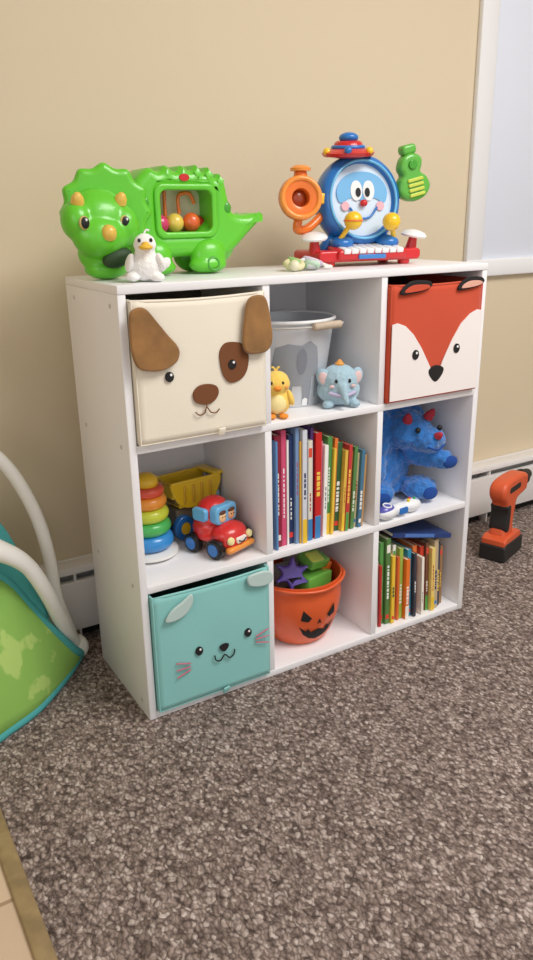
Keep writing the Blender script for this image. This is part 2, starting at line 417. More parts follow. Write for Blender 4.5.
def books_mid():
    rn=random.Random(5)
    mb=MB();x=XC[1]+.0015;z=ZR[1]+.0005
    L=[(.006,.262,(216,90,70)),(.006,.268,(235,232,228)),(.005,.250,(90,140,190)),(.017,.260,(146,34,58)),(.013,.268,(214,80,120)),(.005,.245,(240,238,232)),
       (.014,.255,(36,54,98)),(.009,.270,(120,150,190)),(.005,.24,(220,170,60)),(.012,.264,(214,218,226)),(.006,.250,(60,110,170)),(.012,.236,(228,222,205)),
       (.007,.262,(90,60,120)),(.016,.250,(204,38,34)),(.005,.228,(232,130,160)),(.010,.218,(245,243,238)),(.013,.234,(84,146,76)),(.006,.206,(240,200,70)),(.009,.226,(228,124,50)),
       (.014,.214,(56,100,60)),(.008,.196,(226,190,80)),(.009,.208,(200,60,60)),(.008,.190,(235,156,90)),(.010,.200,(90,136,76)),(.010,.182,(210,194,150)),(.010,.190,(70,120,150)),(.006,.176,(196,150,90))]
    for i,(w,h,c) in enumerate(L):
        ln=radians(0 if i<13 else min((i-12)*.4,2.6))
        T=Matrix.Translation((x,.008+rn.uniform(0,.022),z))@Matrix.Rotation(-ln*-1 if False else ln,4,'Y')
        book(mb,T,w,.19+rn.uniform(-.02,.03),h,c,spine(w,c,rn)) if not ln else book(mb,Matrix.Translation((0,0,w*sin(ln)))@T,w,.19+rn.uniform(-.02,.03),h,c,spine(w,c,rn))
        x+=w+.0002+(0 if i<13 else .0002)
    mb.done("picture_books")
def books_right():
    rn=random.Random(9)
    mb=MB();x=XC[2]+.003;z=ZR[0]+.0005
    L=[(.008,.165,(60,140,80)),(.012,.185,(235,232,225)),(.006,.172,(200,50,50)),(.012,.228,(96,160,80)),(.014,.238,(90,130,70)),(.010,.19,(240,200,60)),(.010,.212,(240,238,230)),(.006,.18,(226,110,40)),
       (.012,.20,(160,190,80)),(.012,.170,(238,120,40)),(.012,.192,(60,150,180)),(.008,.182,(60,60,70)),(.014,.194,(226,120,60)),(.008,.165,(245,240,225)),(.012,.186,(206,64,44)),(.010,.196,(120,80,60)),(.012,.182,(240,210,120)),(.014,.20,(196,176,144)),(.011,.185,(60,64,80)),(.012,.172,(160,120,80))]
    for i,(w,h,c) in enumerate(L):
        a=radians(-1.2 if i<10 else -2.4)
        T=Matrix.Translation((x,.010+rn.uniform(0,.020),z+.0006))@Matrix.Rotation(a,4,'Y')
        book(mb,T,w,.17+rn.uniform(-.02,.02),h,c,spine(w,c,rn))
        x+=w+.0016
    T=Matrix.Translation((XC[2]+.062,.02,ZR[0]+.252))@Euler((radians(4),radians(90+12),0)).to_matrix().to_4x4()
    book(mb,T,.012,.19,.19,(36,62,120),[(.2,.7,(80,120,190))])
    T=Matrix.Translation((XC[2]+.05,.075,ZR[0]+.267))@Euler((radians(1),radians(90+10),radians(6))).to_matrix().to_4x4()
    book(mb,T,.005,.16,.17,(214,224,230))
    mb.done("picture_books.001")
CUR=None
books_mid();books_right()

# ------------------------------------------------------------ dinosaur ball toy
def pl(c,r=.28,coat=.3): return mat("plastic_%d_%d_%d"%c,c,r,coat=coat)
green=mat("dino_green_plastic",(100,202,46),.34,coat=.25)
dgreen=mat("dino_dark_green_plastic",(66,160,40),.35,coat=.3)
yel=pl((246,200,40));org=pl((240,122,40));redp=pl((208,34,38));blu=pl((34,116,196))
def dino():
    G("triceratops_ball_toy",(.010,.212,H+.0005),(0,0,0),(.955,.9,.98))
    out=[(.105,.05),(.14,.035),(.22,.035),(.30,.03),(.335,.045),(.37,.075),(.412,.112),(.402,.120),(.365,.116),(.335,.122),(.325,.15),(.318,.178),(.306,.198),(.292,.190),(.280,.210),(.265,.199),(.252,.214),(.236,.202),(.218,.212),(.202,.200),(.182,.212),(.165,.200),(.145,.207),(.125,.195),(.105,.17),(.1,.11)]
    win=rrect(.158,.282,.082,.168,.016)
    plate("body_shell",[out,win],-.055,.11,green,.018,[True,False])
    plate("window_rim",[rrect(.148,.292,.072,.178,.02),rrect(.161,.279,.085,.165,.014)],-.060,.012,green,.005,False)
    box("ball_chamber",(.145,.012,.06),(.30,.016,.19),mat("chamber_cream",(232,226,196),.5),0)
    box("ball_tray",(.150,-.045,.07),(.292,.02,.083),dgreen,.003)
    for n,c,x,z in (("ball_pink",(216,60,110),.172,.100),("ball_yellow",(236,204,90),.207,.102),("ball_orange",(230,104,50),.246,.103),("ball_red",(206,46,44),.268,.098)):
        ell(n,(x,-.02+(.02 if 'red' in n else 0),z),.0195,pl(c))
    tube("chute_post",[(.192,-.005,.08),(.192,-.005,.165)],.004,org,False)
    tube("chute_arch",[(.225,-.005,.12),(.225,-.005,.155),(.25,-.005,.16),(.262,-.005,.14)],.004,org)
    blob("tail_and_legs",[((.30,0,.06),(.055,.055,.05)),((.35,0,.08),(.04,.03,.03),(0,-.5,0)),((.385,0,.1),(.028,.018,.015),(0,-.7,0)),
        ((.15,-.045,.035),(.035,.026,.036)),((.27,-.048,.035),(.042,.028,.036)),((.265,-.056,.018),(.045,.026,.018)),((.15,-.052,.016),(.04,.024,.016)),
        ((.15,.045,.035),(.035,.026,.036)),((.27,.045,.035),(.042,.028,.036))],green,.004,3)
    fr=[];N=9
    for i in range(N):
        a=radians(-35+i*250/(N-1));b=radians(-35+(i+.5)*250/(N-1))
        fr.append((.052+.092*cos(a),.128+.086*sin(a)))
        if i<N-1: fr.append((.052+.083*cos(b),.128+.078*sin(b)))
    fr.append((.02,.06));fr.append((.09,.06))
    plate("frill",[fr],-.060,.03,green,.012,M=Matrix.Rotation(radians(-8),4,'Z'))
    blob("head",[((.022,-.072,.108),(.068,.046,.055)),((.014,-.095,.080),(.056,.040,.040)),((-.028,-.085,.110),(.03,.036,.036)),((.066,-.085,.098),(.032,.036,.040)),
                 ((.022,-.070,.138),(.05,.032,.030)),((.014,-.118,.078),(.03,.018,.026)),((.03,-.065,.05),(.055,.036,.04)),((.03,-.07,.02),(.045,.036,.02))],green,.004,4)
    ell("mouth_opening",(.040,-.112,.042),(.032,.016,.018),mat("dino_mouth_dark",(34,64,28),.6),rot=(0,radians(-14),0))
    for i,(x,z,y) in enumerate(((-.024,.106,-.122),(.060,.106,-.114))):
        ell("eye_white_%d"%(i+1),(x,y,z),(.0105,.005,.0125),mat("toy_eye_gold",(206,180,110),.25))
        ell("eye_pupil_%d"%(i+1),(x+.001,y-.0025,z),(.0085,.004,.0105),black)
        ell("eye_glint_%d"%(i+1),(x+.003,y-.006,z+.005),(.002,.001,.0025),glint)
    hc=mat("horn_yellow",(232,190,84),.3,coat=.3)
    lathe("brow_horn_1",[(0,-.01),(.013,0),(.0115,.010),(.006,.018),(0,.021)],(-.026,-.098,.142),hc,(-.1,-.6,.8))
    lathe("brow_horn_2",[(0,-.01),(.013,0),(.0115,.010),(.006,.018),(0,.021)],(.060,-.094,.142),hc,(.15,-.6,.8))
    lathe("nose_horn",[(0,-.008),(.016,0),(.014,.009),(.008,.016),(0,.018)],(.020,-.128,.086),hc,(.05,-.8,.55))
    for i,(x,z) in enumerate(((.075,.190),(.03,.188),(.115,.160))):
        ell("frill_spot_%d"%(i+1),(x,-.060,z),(.008,.003,.006),dgreen)
    plate("maker_badge",[circ(.218,.189,.011,.007)],-.0575,.01,mat("badge_red",(206,40,40),.4),0)
    ell("flank_spot",(.318,-.052,.13),(.010,.005,.012),dgreen);ell("flank_spot",(.13,-.052,.14),(.008,.005,.012),dgreen)
    torus("foot_ring",(.268,-.079,.02),.013,.0025,dgreen,(0,-1,.3))
dino()

def duck():
    w=mat("white_plush",(244,243,240),.95,bump=.5,bscale=260,sheen=.3)
    G("white_duck_plush",(.078,.050,H+.0005),(0,0,radians(-14)))
    blob("body",[((0,0,.026),(.032,.030,.026)),((0,-.004,.045),(.02,.02,.02)),((0,-.006,.065),(.0205,.020,.0195)),((.034,.005,.03),(.016,.013,.010),(0,-.5,0)),
                 ((-.026,-.010,.010),(.014,.018,.009)),((.018,-.018,.008),(.014,.016,.008))],w,.0025,3,.0012,120)
    ell("wing_left",(-.029,-.006,.034),(.008,.019,.017),w,(0,.3,0));ell("wing_right",(.026,-.012,.034),(.008,.018,.017),w,(0,-.3,0))
    bk_=mat("duck_bill_yellow",(238,190,60),.5)
    blob("bill",[((-.002,-.029,.061),(.013,.015,.0050)),((-.002,-.027,.066),(.007,.009,.005))],bk_,.0015,2)
    for x in (-.012,.009): ell("eye",(x,-.0235,.073),(.003,.002,.0036),black)
    tube("crest",[(0,-.004,.083),(.004,-.004,.090),(.010,-.004,.089)],.0018,w)
duck()

# ------------------------------------------------------------ music toy
def music():
    G("drum_band_activity_toy",(.666,.185,H+.0005),(0,0,radians(-7)),(1,1,.98))
    wh=pl((240,240,240));sky=mat("drum_skin_white_blue",(214,230,244),.35,coat=.2);gr=pl((96,180,66))
    plate("base",[rrect(-.135,.135,.010,.036,.010)],-.070,.13,redp,.006,False)
    box("keys_bed",(-.09,-.080,.018),(.09,-.02,.042),redp,.006,rot=(radians(12),0,0))
    for k in range(8):
        x=-.078+k*.0198
        box("key_%d"%(k+1),(x,-.082,.034),(x+.0172,-.034,.045),wh,.002,rot=(radians(12),0,0),piv=(0,-.05,.03))
    box("song_label",(-.04,-.0835,.016),(.03,-.078,.026),pl((60,130,200)),.001)
    for k in (-1,1):
        cyl("foot",(k*.10,-.05,0),(k*.10,-.05,.014),.014,.014,redp,20,.002);cyl("foot",(k*.10,.04,0),(k*.10,.04,.014),.014,.014,redp,20,.002)
        lathe("side_cymbal",[(0,.0),(.029,.001),(.031,.005),(.025,.012),(.012,.016),(0,.018)],(k*.132,-.04,.060),wh,(k*.1,-.15,1))
        cyl("cymbal_post",(k*.128,-.035,.03),(k*.132,-.04,.062),.014,.009,redp,20)
        tube("arm",[(k*.09,-.0,.03),(k*.08,-.01,.05),(k*.055,0,.065)],.014,blu)
        ell("shoe",(k*.060,-.035,.050),(.028,.030,.017),blu,(0,0,k*.3))
    cz=.142
    lathe("drum_body",[(0,-.034),(.086,-.034),(.098,-.028),(.1025,-.010),(.1025,.012),(.098,.026),(.087,.031),(.082,.027),(.079,.018),(0,.018)],(0,0,cz),blu,(0,-1,.12),64)
    lathe("drum_skin",[(0,.0225),(.05,.022),(.0795,.020),(.0795,.012)],(0,0,cz),sky,(0,-1,.12),64)
    torus("rim_stripe",(0,-.031,cz+.0035),.086,.0030,pl((110,190,236)),(0,-1,.12),64,10)
    T=Matrix.Translation((0,0,cz))@Matrix.Rotation(radians(-7),4,'X')
    def P(n,l,m,y=-.026,th=.003,bev=0,sm=True): plate(n,[l],y,th,m,bev,sm,M=T)
    P("blue_face_print",[(-.066,.020),(-.05,.046),(-.02,.060),(.02,.060),(.05,.046),(.066,.020),(.058,-.006),(.03,.004),(0,-.002),(-.03,.004),(-.058,-.006)],pl((120,184,230)),-.0245)
    P("eye_white_left",circ(-.016,.020,.015,.022),wh);P("eye_white_right",circ(.016,.020,.015,.022),wh)
    P("pupil_left",circ(-.012,.016,.0065,.010),black,-.0275);P("pupil_right",circ(.012,.016,.0065,.010),black,-.0275)
    P("cheek_left",circ(-.046,-.014,.010),pl((236,180,190)));P("cheek_right",circ(.046,-.014,.010),pl((236,180,190)))
    tube("smile",[T@Vector(p) for p in ((-.036,-.027,-.017),(-.02,-.027,-.036),(0,-.027,-.042),(.02,-.027,-.036),(.036,-.027,-.017))],.0026,blu)
    ell("nose",T@Vector((0,-.029,-.008)),(.009,.008,.008),redp)
    ell("stick_ball_left",(-.050,-.070,.100),.0205,yel);tube("stick_left",[(-.050,-.070,.100),(-.072,-.045,.055)],.0055,yel,False)
    ell("stick_ball_right",(.050,-.070,.096),.0205,yel);tube("stick_right",[(.050,-.070,.096),(.075,-.045,.055)],.0055,yel,False)
    torus("stick_band",(-.050,-.070,.100),.0206,.002,org,(0,0,1),32,8)
    hx=-.026
    lathe("red_hat",[(0,-.012),(.03,-.014),(.056,-.010),(.060,-.003),(.048,.004),(.034,.007),(.031,.018),(.026,.022),(0,.024)],(hx,0,.250),redp,(-.05,-.1,1))
    torus("hat_band",(hx,0,.259),.034,.0045,blu,(-.05,-.1,1))
    for k in range(6):
        a=k*pi/3;ell("hat_stud",(hx+.054*cos(a),.054*sin(a),.248),.0085,yel if k%2 else blu)
    ell("hat_knob",(hx-.001,-.003,.278),(.022,.022,.012),blu)
    c=(-.160,-.02,.148)
    lathe("trumpet_bell",[(.020,.022),(.034,.026),(.046,.022),(.048,.010),(.040,-.008),(.026,-.02),(.018,-.02),(.016,.0),(.020,.022)],c,org,(-.25,-1,.1))
    torus("trumpet_lip",(c[0]-.006,c[1]-.024,c[2]+.002),.041,.006,pl((246,150,60)),(-.25,-1,.1))
    ell("trumpet_core",(c[0],c[1],c[2]),(.020,.012,.020),pl((150,60,24)))
    cyl("trumpet_top_valve",(c[0]+.004,c[1],c[2]+.040),(c[0]+.004,c[1],c[2]+.060),.017,.013,org,24,.003)
    lathe("trumpet_top_cap",[(0,0),(.022,0),(.023,.006),(.014,.012),(0,.013)],(c[0]+.004,c[1],c[2]+.058),pl((246,150,60)))
    tube("trumpet_pipe",[(c[0]+.004,c[1],c[2]-.03),(c[0]-.004,c[1],c[2]-.064),(c[0]+.03,c[1]+.01,c[2]-.062),(c[0]+.075,c[1]+.02,c[2]-.03)],.010,org)
    box("trumpet_bracket",(c[0]+.040,c[1]-.004,c[2]-.012),(c[0]+.080,c[1]+.016,c[2]+.012),yel,.004)
    Mg=Matrix.Translation((.148,-.01,.148))@Matrix.Rotation(radians(-13),4,'Y')@Matrix.Scale(1.12,4)
    gp=[(-.022,.0),(-.038,.018),(-.032,.040),(-.024,.050),(-.028,.064),(-.020,.082),(-.004,.091),(.014,.088),(.027,.077),(.026,.062),(.021,.050),(.034,.038),(.040,.018),(.026,.0),(0,-.006)]
    plate("green_guitar",[gp],-.014,.028,gr,.009,M=Mg)
    for k in range(4): plate("guitar_key_%d"%(k+1),[rrect(-.018,.020,.004+k*.010,.011+k*.010,.003)],-.018,.006,pl((200,214,80)),.0015,False,M=Mg)
    plate("guitar_head",[rrect(-.016,.018,.088,.108,.008)],-.012,.024,gr,.006,False,M=Mg)
    plate("guitar_eye",[circ(.0,.068,.010)],-.018,.006,dgreen,.002,M=Mg)
    cyl("guitar_post",(.09,0,.150),(.140,-.005,.165),.011,.009,blu,20)
music()

def rattle():
    G("teething_ring_rattle",(.462,.10,H+.0005),(0,0,.3))
    for k,(x,y,c) in enumerate(((-.034,0,(224,216,170)),(-.012,.008,(150,196,120)),(.012,-.004,(232,232,232)),(.034,.004,(206,196,216)))):
        torus("ring_%d"%(k+1),(x,y,.013+.003*(k%2)),.017,.0068,mat("teether_%d"%k,c,.5),(.35*(k%2-.5),-.25,1),32,12)
    torus("link",(.0,-.02,.012),.014,.005,mat("teether_mint",(186,214,190),.5),(.4,.1,1))
    ell("bead",(-.05,-.014,.012),.0115,mat("teether_cream",(226,220,190),.5))
    tube("strap",[(.04,-.01,.012),(.055,-.02,.006),(.048,-.035,.005),(.03,-.03,.006)],.004,mat("teether_white",(235,232,224),.6))
rattle()

# ------------------------------------------------------------ middle-top cell
def bucket_grey():
    g=mat("galvanised_light_grey",(214,217,222),.38,bump=.04,bscale=60,metal=.35);w=mat("white_print",(246,246,246),.6);dg=mat("elephant_print_grey",(150,154,162),.6)
    G("elephant_print_bucket",(.456,.16,ZR[2]+.0005),(0,0,radians(-10)))
    h=.190;rad=lambda z:.078+.028*z/h
    lathe("bucket_wall",[(0,.0),(rad(0),0),(rad(0)+.001,.002)]+[(rad(h*k/8),h*k/8) for k in range(1,9)]+[(rad(h)-.004,h),(rad(0)-.004,.006),(0,.006)],(0,0,0),g)
    torus("rim",(0,0,h),rad(h),.004,w)
    a0=radians(-10)
    pts=[(-.62,.03),(-.62,.09),(-.5,.135),(-.2,.145),(.1,.140),(.3,.15),(.5,.135),(.58,.10),(.64,.05),(.62,.02),(.55,.02),(.52,.07),(.42,.07),(.40,.004),(.2,.004),(.16,.05),(-.1,.05),(-.14,.004),(-.34,.004),(-.38,.05),(-.5,.05),(-.52,.004),(-.62,.004)]
    wrap("elephant_print",[(a0+p[0],p[1]) for p in pts],rad,(0,0,0),dg,sm=False)
    wrap("elephant_ear",[(a0+.12+.13*cos(q),.105+.03*sin(q)) for q in [k*pi/6 for k in range(12)]],rad,(0,0,0),mat("elephant_ear_grey",(130,134,144),.6),.0018,False)
    for k in range(3): wrap("toe_print_%d"%(k+1),[(a0-.58+k*.38,.004),(a0-.58+k*.38,.018),(a0-.5+k*.38,.022),(a0-.42+k*.38,.018),(a0-.42+k*.38,.004)],rad,(0,0,0),w,.002,False)
    rope=mat("rope_handle",(190,186,180),.5)
    tube("wire_handle",[(.100,-.03,h-.02),(.106,-.06,h-.010),(.085,-.095,h-.008),(.0,-.113,h-.010),(-.07,-.10,h-.010),(-.102,-.06,h-.016),(-.1,-.03,h-.02)],.0022,rope)
    cyl("wood_grip",(.085,-.100,h-.008),(.012,-.116,h-.009),.0085,.0085,mat("wood_grip",(200,182,160),.6,var=.2),20,.002)
bucket_grey()
def chick():
    y=mat("yellow_plush",(244,208,100),.95,bump=.5,bscale=220,sheen=.3);yl=mat("pale_yellow_plush",(248,230,165),.95,bump=.4,bscale=220);og=mat("orange_felt_beak",(236,146,50),.9)
    G("yellow_chick_plush",(.356,.050,ZR[2]+.0005),(0,0,radians(-25)))
    blob("body",[((0,0,.032),(.032,.030,.030)),((0,-.002,.070),(.030,.028,.028)),((.0,.026,.036),(.012,.012,.010))],y,.0025,3,.001,120)
    blob("bill",[((0,-.031,.066),(.009,.012,.004)),((0,-.029,.062),(.007,.009,.003))],og,.0012,2)
    for k in (-1,1):
        ell("wing",(k*.030,-.008,.040),(.007,.015,.018),y,(0,-k*.3,0))
        ell("foot",(k*.013,-.026,.005),(.010,.014,.005),og)
        ell("eye",(k*.012,-.0268,.076),(.0026,.002,.0036),black)
        ell("cheek",(k*.019,-.0225,.066),(.005,.004,.004),mat("orange_blush",(238,166,90),.9))
        tube("head_tuft",[(0,0,.095),(k*.004,0,.103),(k*.009,0,.105)],.0022,y)
    ell("belly",(0,-.018,.030),(.021,.014,.022),yl)
chick()
def tsum_eleph():
    b=mat("light_blue_plush",(166,196,210),.95,bump=.5,bscale=220,sheen=.3);pk=mat("pink_felt",(226,196,196),.9);o=mat("orange_felt",(226,160,80),.9)
    G("blue_elephant_plush",(.524,.055,ZR[2]+.0005),(0,0,radians(-22)))
    blob("body",[((0,0,.036),(.049,.042,.036)),((0,-.006,.058),(.043,.037,.036)),((-.03,-.03,.009),(.014,.014,.009)),((.03,-.03,.009),(.014,.014,.009))]
         +chain((0,-.042,.048),(.004,-.058,.018),.0105,.007),b,.003,4,.001,120)
    for k in (-1,1):
        ell("ear",(k*.037,-.014,.066),(.016,.007,.021),b,(0,k*.35,k*.3));ell("ear_lining",(k*.038,-.0195,.065),(.011,.004,.015),pk,(0,k*.35,k*.3))
        ell("eye",(k*.015,-.0405,.062),(.0034,.003,.0045),black);ell("cheek",(k*.024,-.0385,.050),(.006,.003,.004),pk)
    lathe("hat",[(0,0),(.010,0),(.011,.003),(.007,.006),(.004,.011),(0,.013)],(0,-.008,.092),o)
    tube("collar",[(-.03,-.034,.035),(0,-.047,.030),(.03,-.034,.035)],.004,mat("collar_lilac",(190,180,210),.9))
tsum_eleph()

# ------------------------------------------------------------ middle-left cell
def rings():
    G("stacking_rings_toy",(.086,.15,ZR[1]+.0005),(0,0,0),1.04)
    lathe("rocker_base",[(0,0),(.050,0),(.060,.006),(.060,.012),(.045,.017),(0,.017)],(0,0,0),pl((240,238,232)))
    z=.017
    for n,c,R,th in (("blue",(50,140,210),.052,.036),("green",(74,180,90),.048,.030),("lime",(200,212,60),.045,.030),("orange",(238,150,50),.042,.028),("red",(226,84,56),.038,.022)):
        torus("ring_"+n,(0,0,z+th/2),R-th/2,th/2,pl(c),(0,0,1),40,16);z+=th-.002
    cyl("cone",(0,0,.015),(0,0,z),.022,.014,pl((240,238,232)))
    lathe("top_cap",[(0,0),(.024,0),(.027,.006),(.025,.018),(.014,.026),(0,.028)],(0,0,z),yel)
rings()
def dumptruck():
    G("yellow_dump_truck_toy",(.222,.222,ZR[1]+.0005),(0,0,radians(10)),(.80,.76,.92))
    yb=pl((240,200,44));gy=pl((120,110,90));yd=pl((214,168,40))
    # rounded scoop-shaped bed
    bp=[(-.060,.088),(-.02,.078),(.030,.080),(.056,.092),(.076,.122),(.080,.142),(.066,.148),(.0,.146),(-.07,.150),(-.094,.152),(-.096,.140),(-.082,.112)]
    plate("dump_bed_side_front",[bp],-.052,.010,yb,.004);plate("dump_bed_side_back",[bp],.036,.010,yb,.004)
    for k in range(4): box("bed_rib_%d"%(k+1),(-.056+k*.030,-.057,.094),(-.048+k*.030,-.048,.140),yd,.003)
    box("dump_bed_floor",(-.066,-.047,.084),(.045,.04,.091),yb);box("dump_bed_front",(-.090,-.047,.112),(-.080,.04,.148),yb,.002)
    tube("bed_rim",[(-.092,-.048,.150),(.074,-.048,.146),(.078,.041,.146),(-.092,.041,.150)],.005,yb,False,True)
    box("canopy",(.055,-.052,.146),(.088,.044,.155),yb,.003)
    box("bed_load",(-.075,-.042,.09),(.045,.034,.122),mat("truck_load_brown",(150,116,60),.8,var=.4,scale=40),.006)
    box("cab_body",(.045,-.040,.05),(.086,.034,.108),gy,.006);box("cab_window",(.052,-.0415,.078),(.080,-.038,.102),pl((150,190,210)),.002)
    box("chassis",(-.07,-.034,.035),(.080,.028,.078),gy,.004)
    for x in (-.056,.052):
        for y in (-.056,.030):
            cyl("tyre",(x,y,.032),(x,y+.022,.032),.032,.032,blu,32,.004);cyl("hub",(x,y-.002,.032),(x,y+.002,.032),.016,.014,yel,24)
dumptruck()
def redcar():
    G("red_toy_car",(.228,.088,ZR[1]+.0005),(0,0,radians(20)),.98)
    r=mat("car_red_plastic",(212,44,42),.3,coat=.4)
    blob("body",[((0,-.028,.048),(.046,.036,.026)),((0,.022,.055),(.048,.042,.034)),((0,-.05,.036),(.043,.016,.018)),((0,.01,.04),(.050,.055,.018))],r,.003,3)
    blob("cab",[((0,.018,.092),(.041,.036,.033)),((0,.018,.075),(.044,.038,.024))],r,.003,3)
    plate("windshield",[rrect(-.034,.034,.070,.113,.012)],-.024,.022,pl((110,180,226)),.004,False)
    plate("side_window",[rrect(-.02,.02,.078,.108,.008)],-.047,.012,pl((110,180,226)),.003,False,M=Matrix.Translation((0,.018,0))@Matrix.Rotation(-pi/2,4,'Z'))
    for x,c in ((-.014,(240,200,150)),(.015,(226,170,120))):
        ell("passenger_face",(x,-.024,.087),(.011,.004,.012),mat("passenger_%d"%c[0],c,.5))
        ell("passenger_hair",(x,-.024,.098),(.011,.0045,.005),mat("passenger_hair",(90,50,30),.6))
        for q in (-.004,.004): ell("passenger_eye",(x+q,-.028,.089),(.0015,.001,.002),black)
    box("bumper",(-.043,-.070,.016),(.043,-.052,.030),pl((236,150,60)),.006)
    for x in (-.030,.030):
        cyl("headlight",(x,-.058,.044),(x*1.02,-.066,.045),.010,.008,pl((246,234,170)),24,.002)
    plate("grille",[rrect(-.016,.016,.034,.048,.005)],-.068,.01,pl((250,240,230)),.002,False)
    tube("grille_smile",[(-.012,-.069,.042),(0,-.070,.037),(.012,-.069,.042)],.0015,black)
    for k in (-1,1):
        for y in (-.030,.038):
            cyl("tyre",(k*.036,y,.023),(k*.057,y,.023),.023,.023,black,32,.004)
            cyl("hub",(k*.055,y,.023),(k*.0585,y,.023),.015,.014,blu,24,.001)
redcar()

# ------------------------------------------------------------ middle-right cell
def blue_plush():
    b=mat("royal_blue_plush",(48,124,204),.95,var=.3,scale=50,bump=.8,bscale=160,sheen=.6);db=mat("navy_plush",(26,70,146),.95,bump=.4,bscale=160)
    rd=mat("red_plush",(176,46,62),.9,bump=.3)
    G("blue_triceratops_plush",(.766,.150,ZR[1]+.0005),(0,0,radians(-8)),(1.08,1.04,1.02))
    blob("body",[((-.02,.02,.075),(.080,.06,.078)),((.028,-.030,.178),(.058,.052,.050)),((.055,-.075,.160),(.042,.034,.032)),((.012,.005,.200),(.084,.022,.054),(0,.15,0)),
        ((-.050,-.0,.150),(.050,.044,.058)),((-.060,-.045,.03),(.040,.045,.028)),((.05,-.055,.03),(.042,.045,.030)),((-.02,.02,.02),(.08,.055,.02))]
        +chain((.045,-.035,.115),(.092,-.085,.106),.029,.025)+chain((-.055,-.02,.12),(-.072,-.055,.085),.027,.024)
        +chain((-.03,-.01,.20),(-.045,-.02,.235),.02,.014),b,.005,4,.004,70)
    for i,(x,y,z,dx,dz) in enumerate(((.004,-.062,.214,-.3,.8),(.060,-.066,.218,.2,.9))):
        lathe("brow_horn_%d"%(i+1),[(0,-.014),(.012,-.006),(.010,.008),(.006,.018),(0,.025)],(x,y,z),rd,(dx,-.6,dz))
    lathe("nose_horn",[(0,-.010),(.010,0),(.007,.010),(0,.020)],(.060,-.106,.176),rd,(.1,-.8,.6))
    for i,(x,y) in enumerate(((.020,-.083),(.078,-.085))): ell("eye_%d"%(i+1),(x,y,.190),(.0065,.006,.0075),black)
    for i,(x,y,z) in enumerate(((-.068,-.086,.026),(.055,-.096,.026),(.100,-.104,.104))): ell("paw_pad_%d"%(i+1),(x,y,z),(.020,.009,.016),db)
    tube("mouth",[(.034,-.106,.152),(.058,-.112,.143),(.084,-.102,.152)],.002,db)
blue_plush()
def controller():
    G("toy_game_controller",(.690,.022,ZR[1]+.0005),(0,0,radians(6)))
    w=pl((238,240,242));p=pl((90,90,180))
    blob("body",[((-.042,0,.018),(.030,.020,.017)),((.042,0,.018),(.030,.020,.017)),((0,.002,.018),(.045,.016,.015))],w,.0025,3)
    ell("grip_left",(-.044,-.0,.022),(.026,.017,.0165),p);ell("grip_right",(.046,0,.020),(.024,.016,.015),pl((176,196,226)))
    torus("ring",(-.044,-.002,.037),.010,.002,w,(0,-.2,1))
    for k,c in enumerate(((240,210,60),(220,60,70),(60,170,90))): cyl("button_%d"%(k+1),(.038+.010*(k-1),-.004+.006*(k%2),.030),(.038+.010*(k-1),-.004+.006*(k%2),.038),.004,.0035,pl(c),16,.001)
    plate("screen",[rrect(-.012,.016,.008,.024,.004)],-.016,.006,blu,.001,False)
controller()

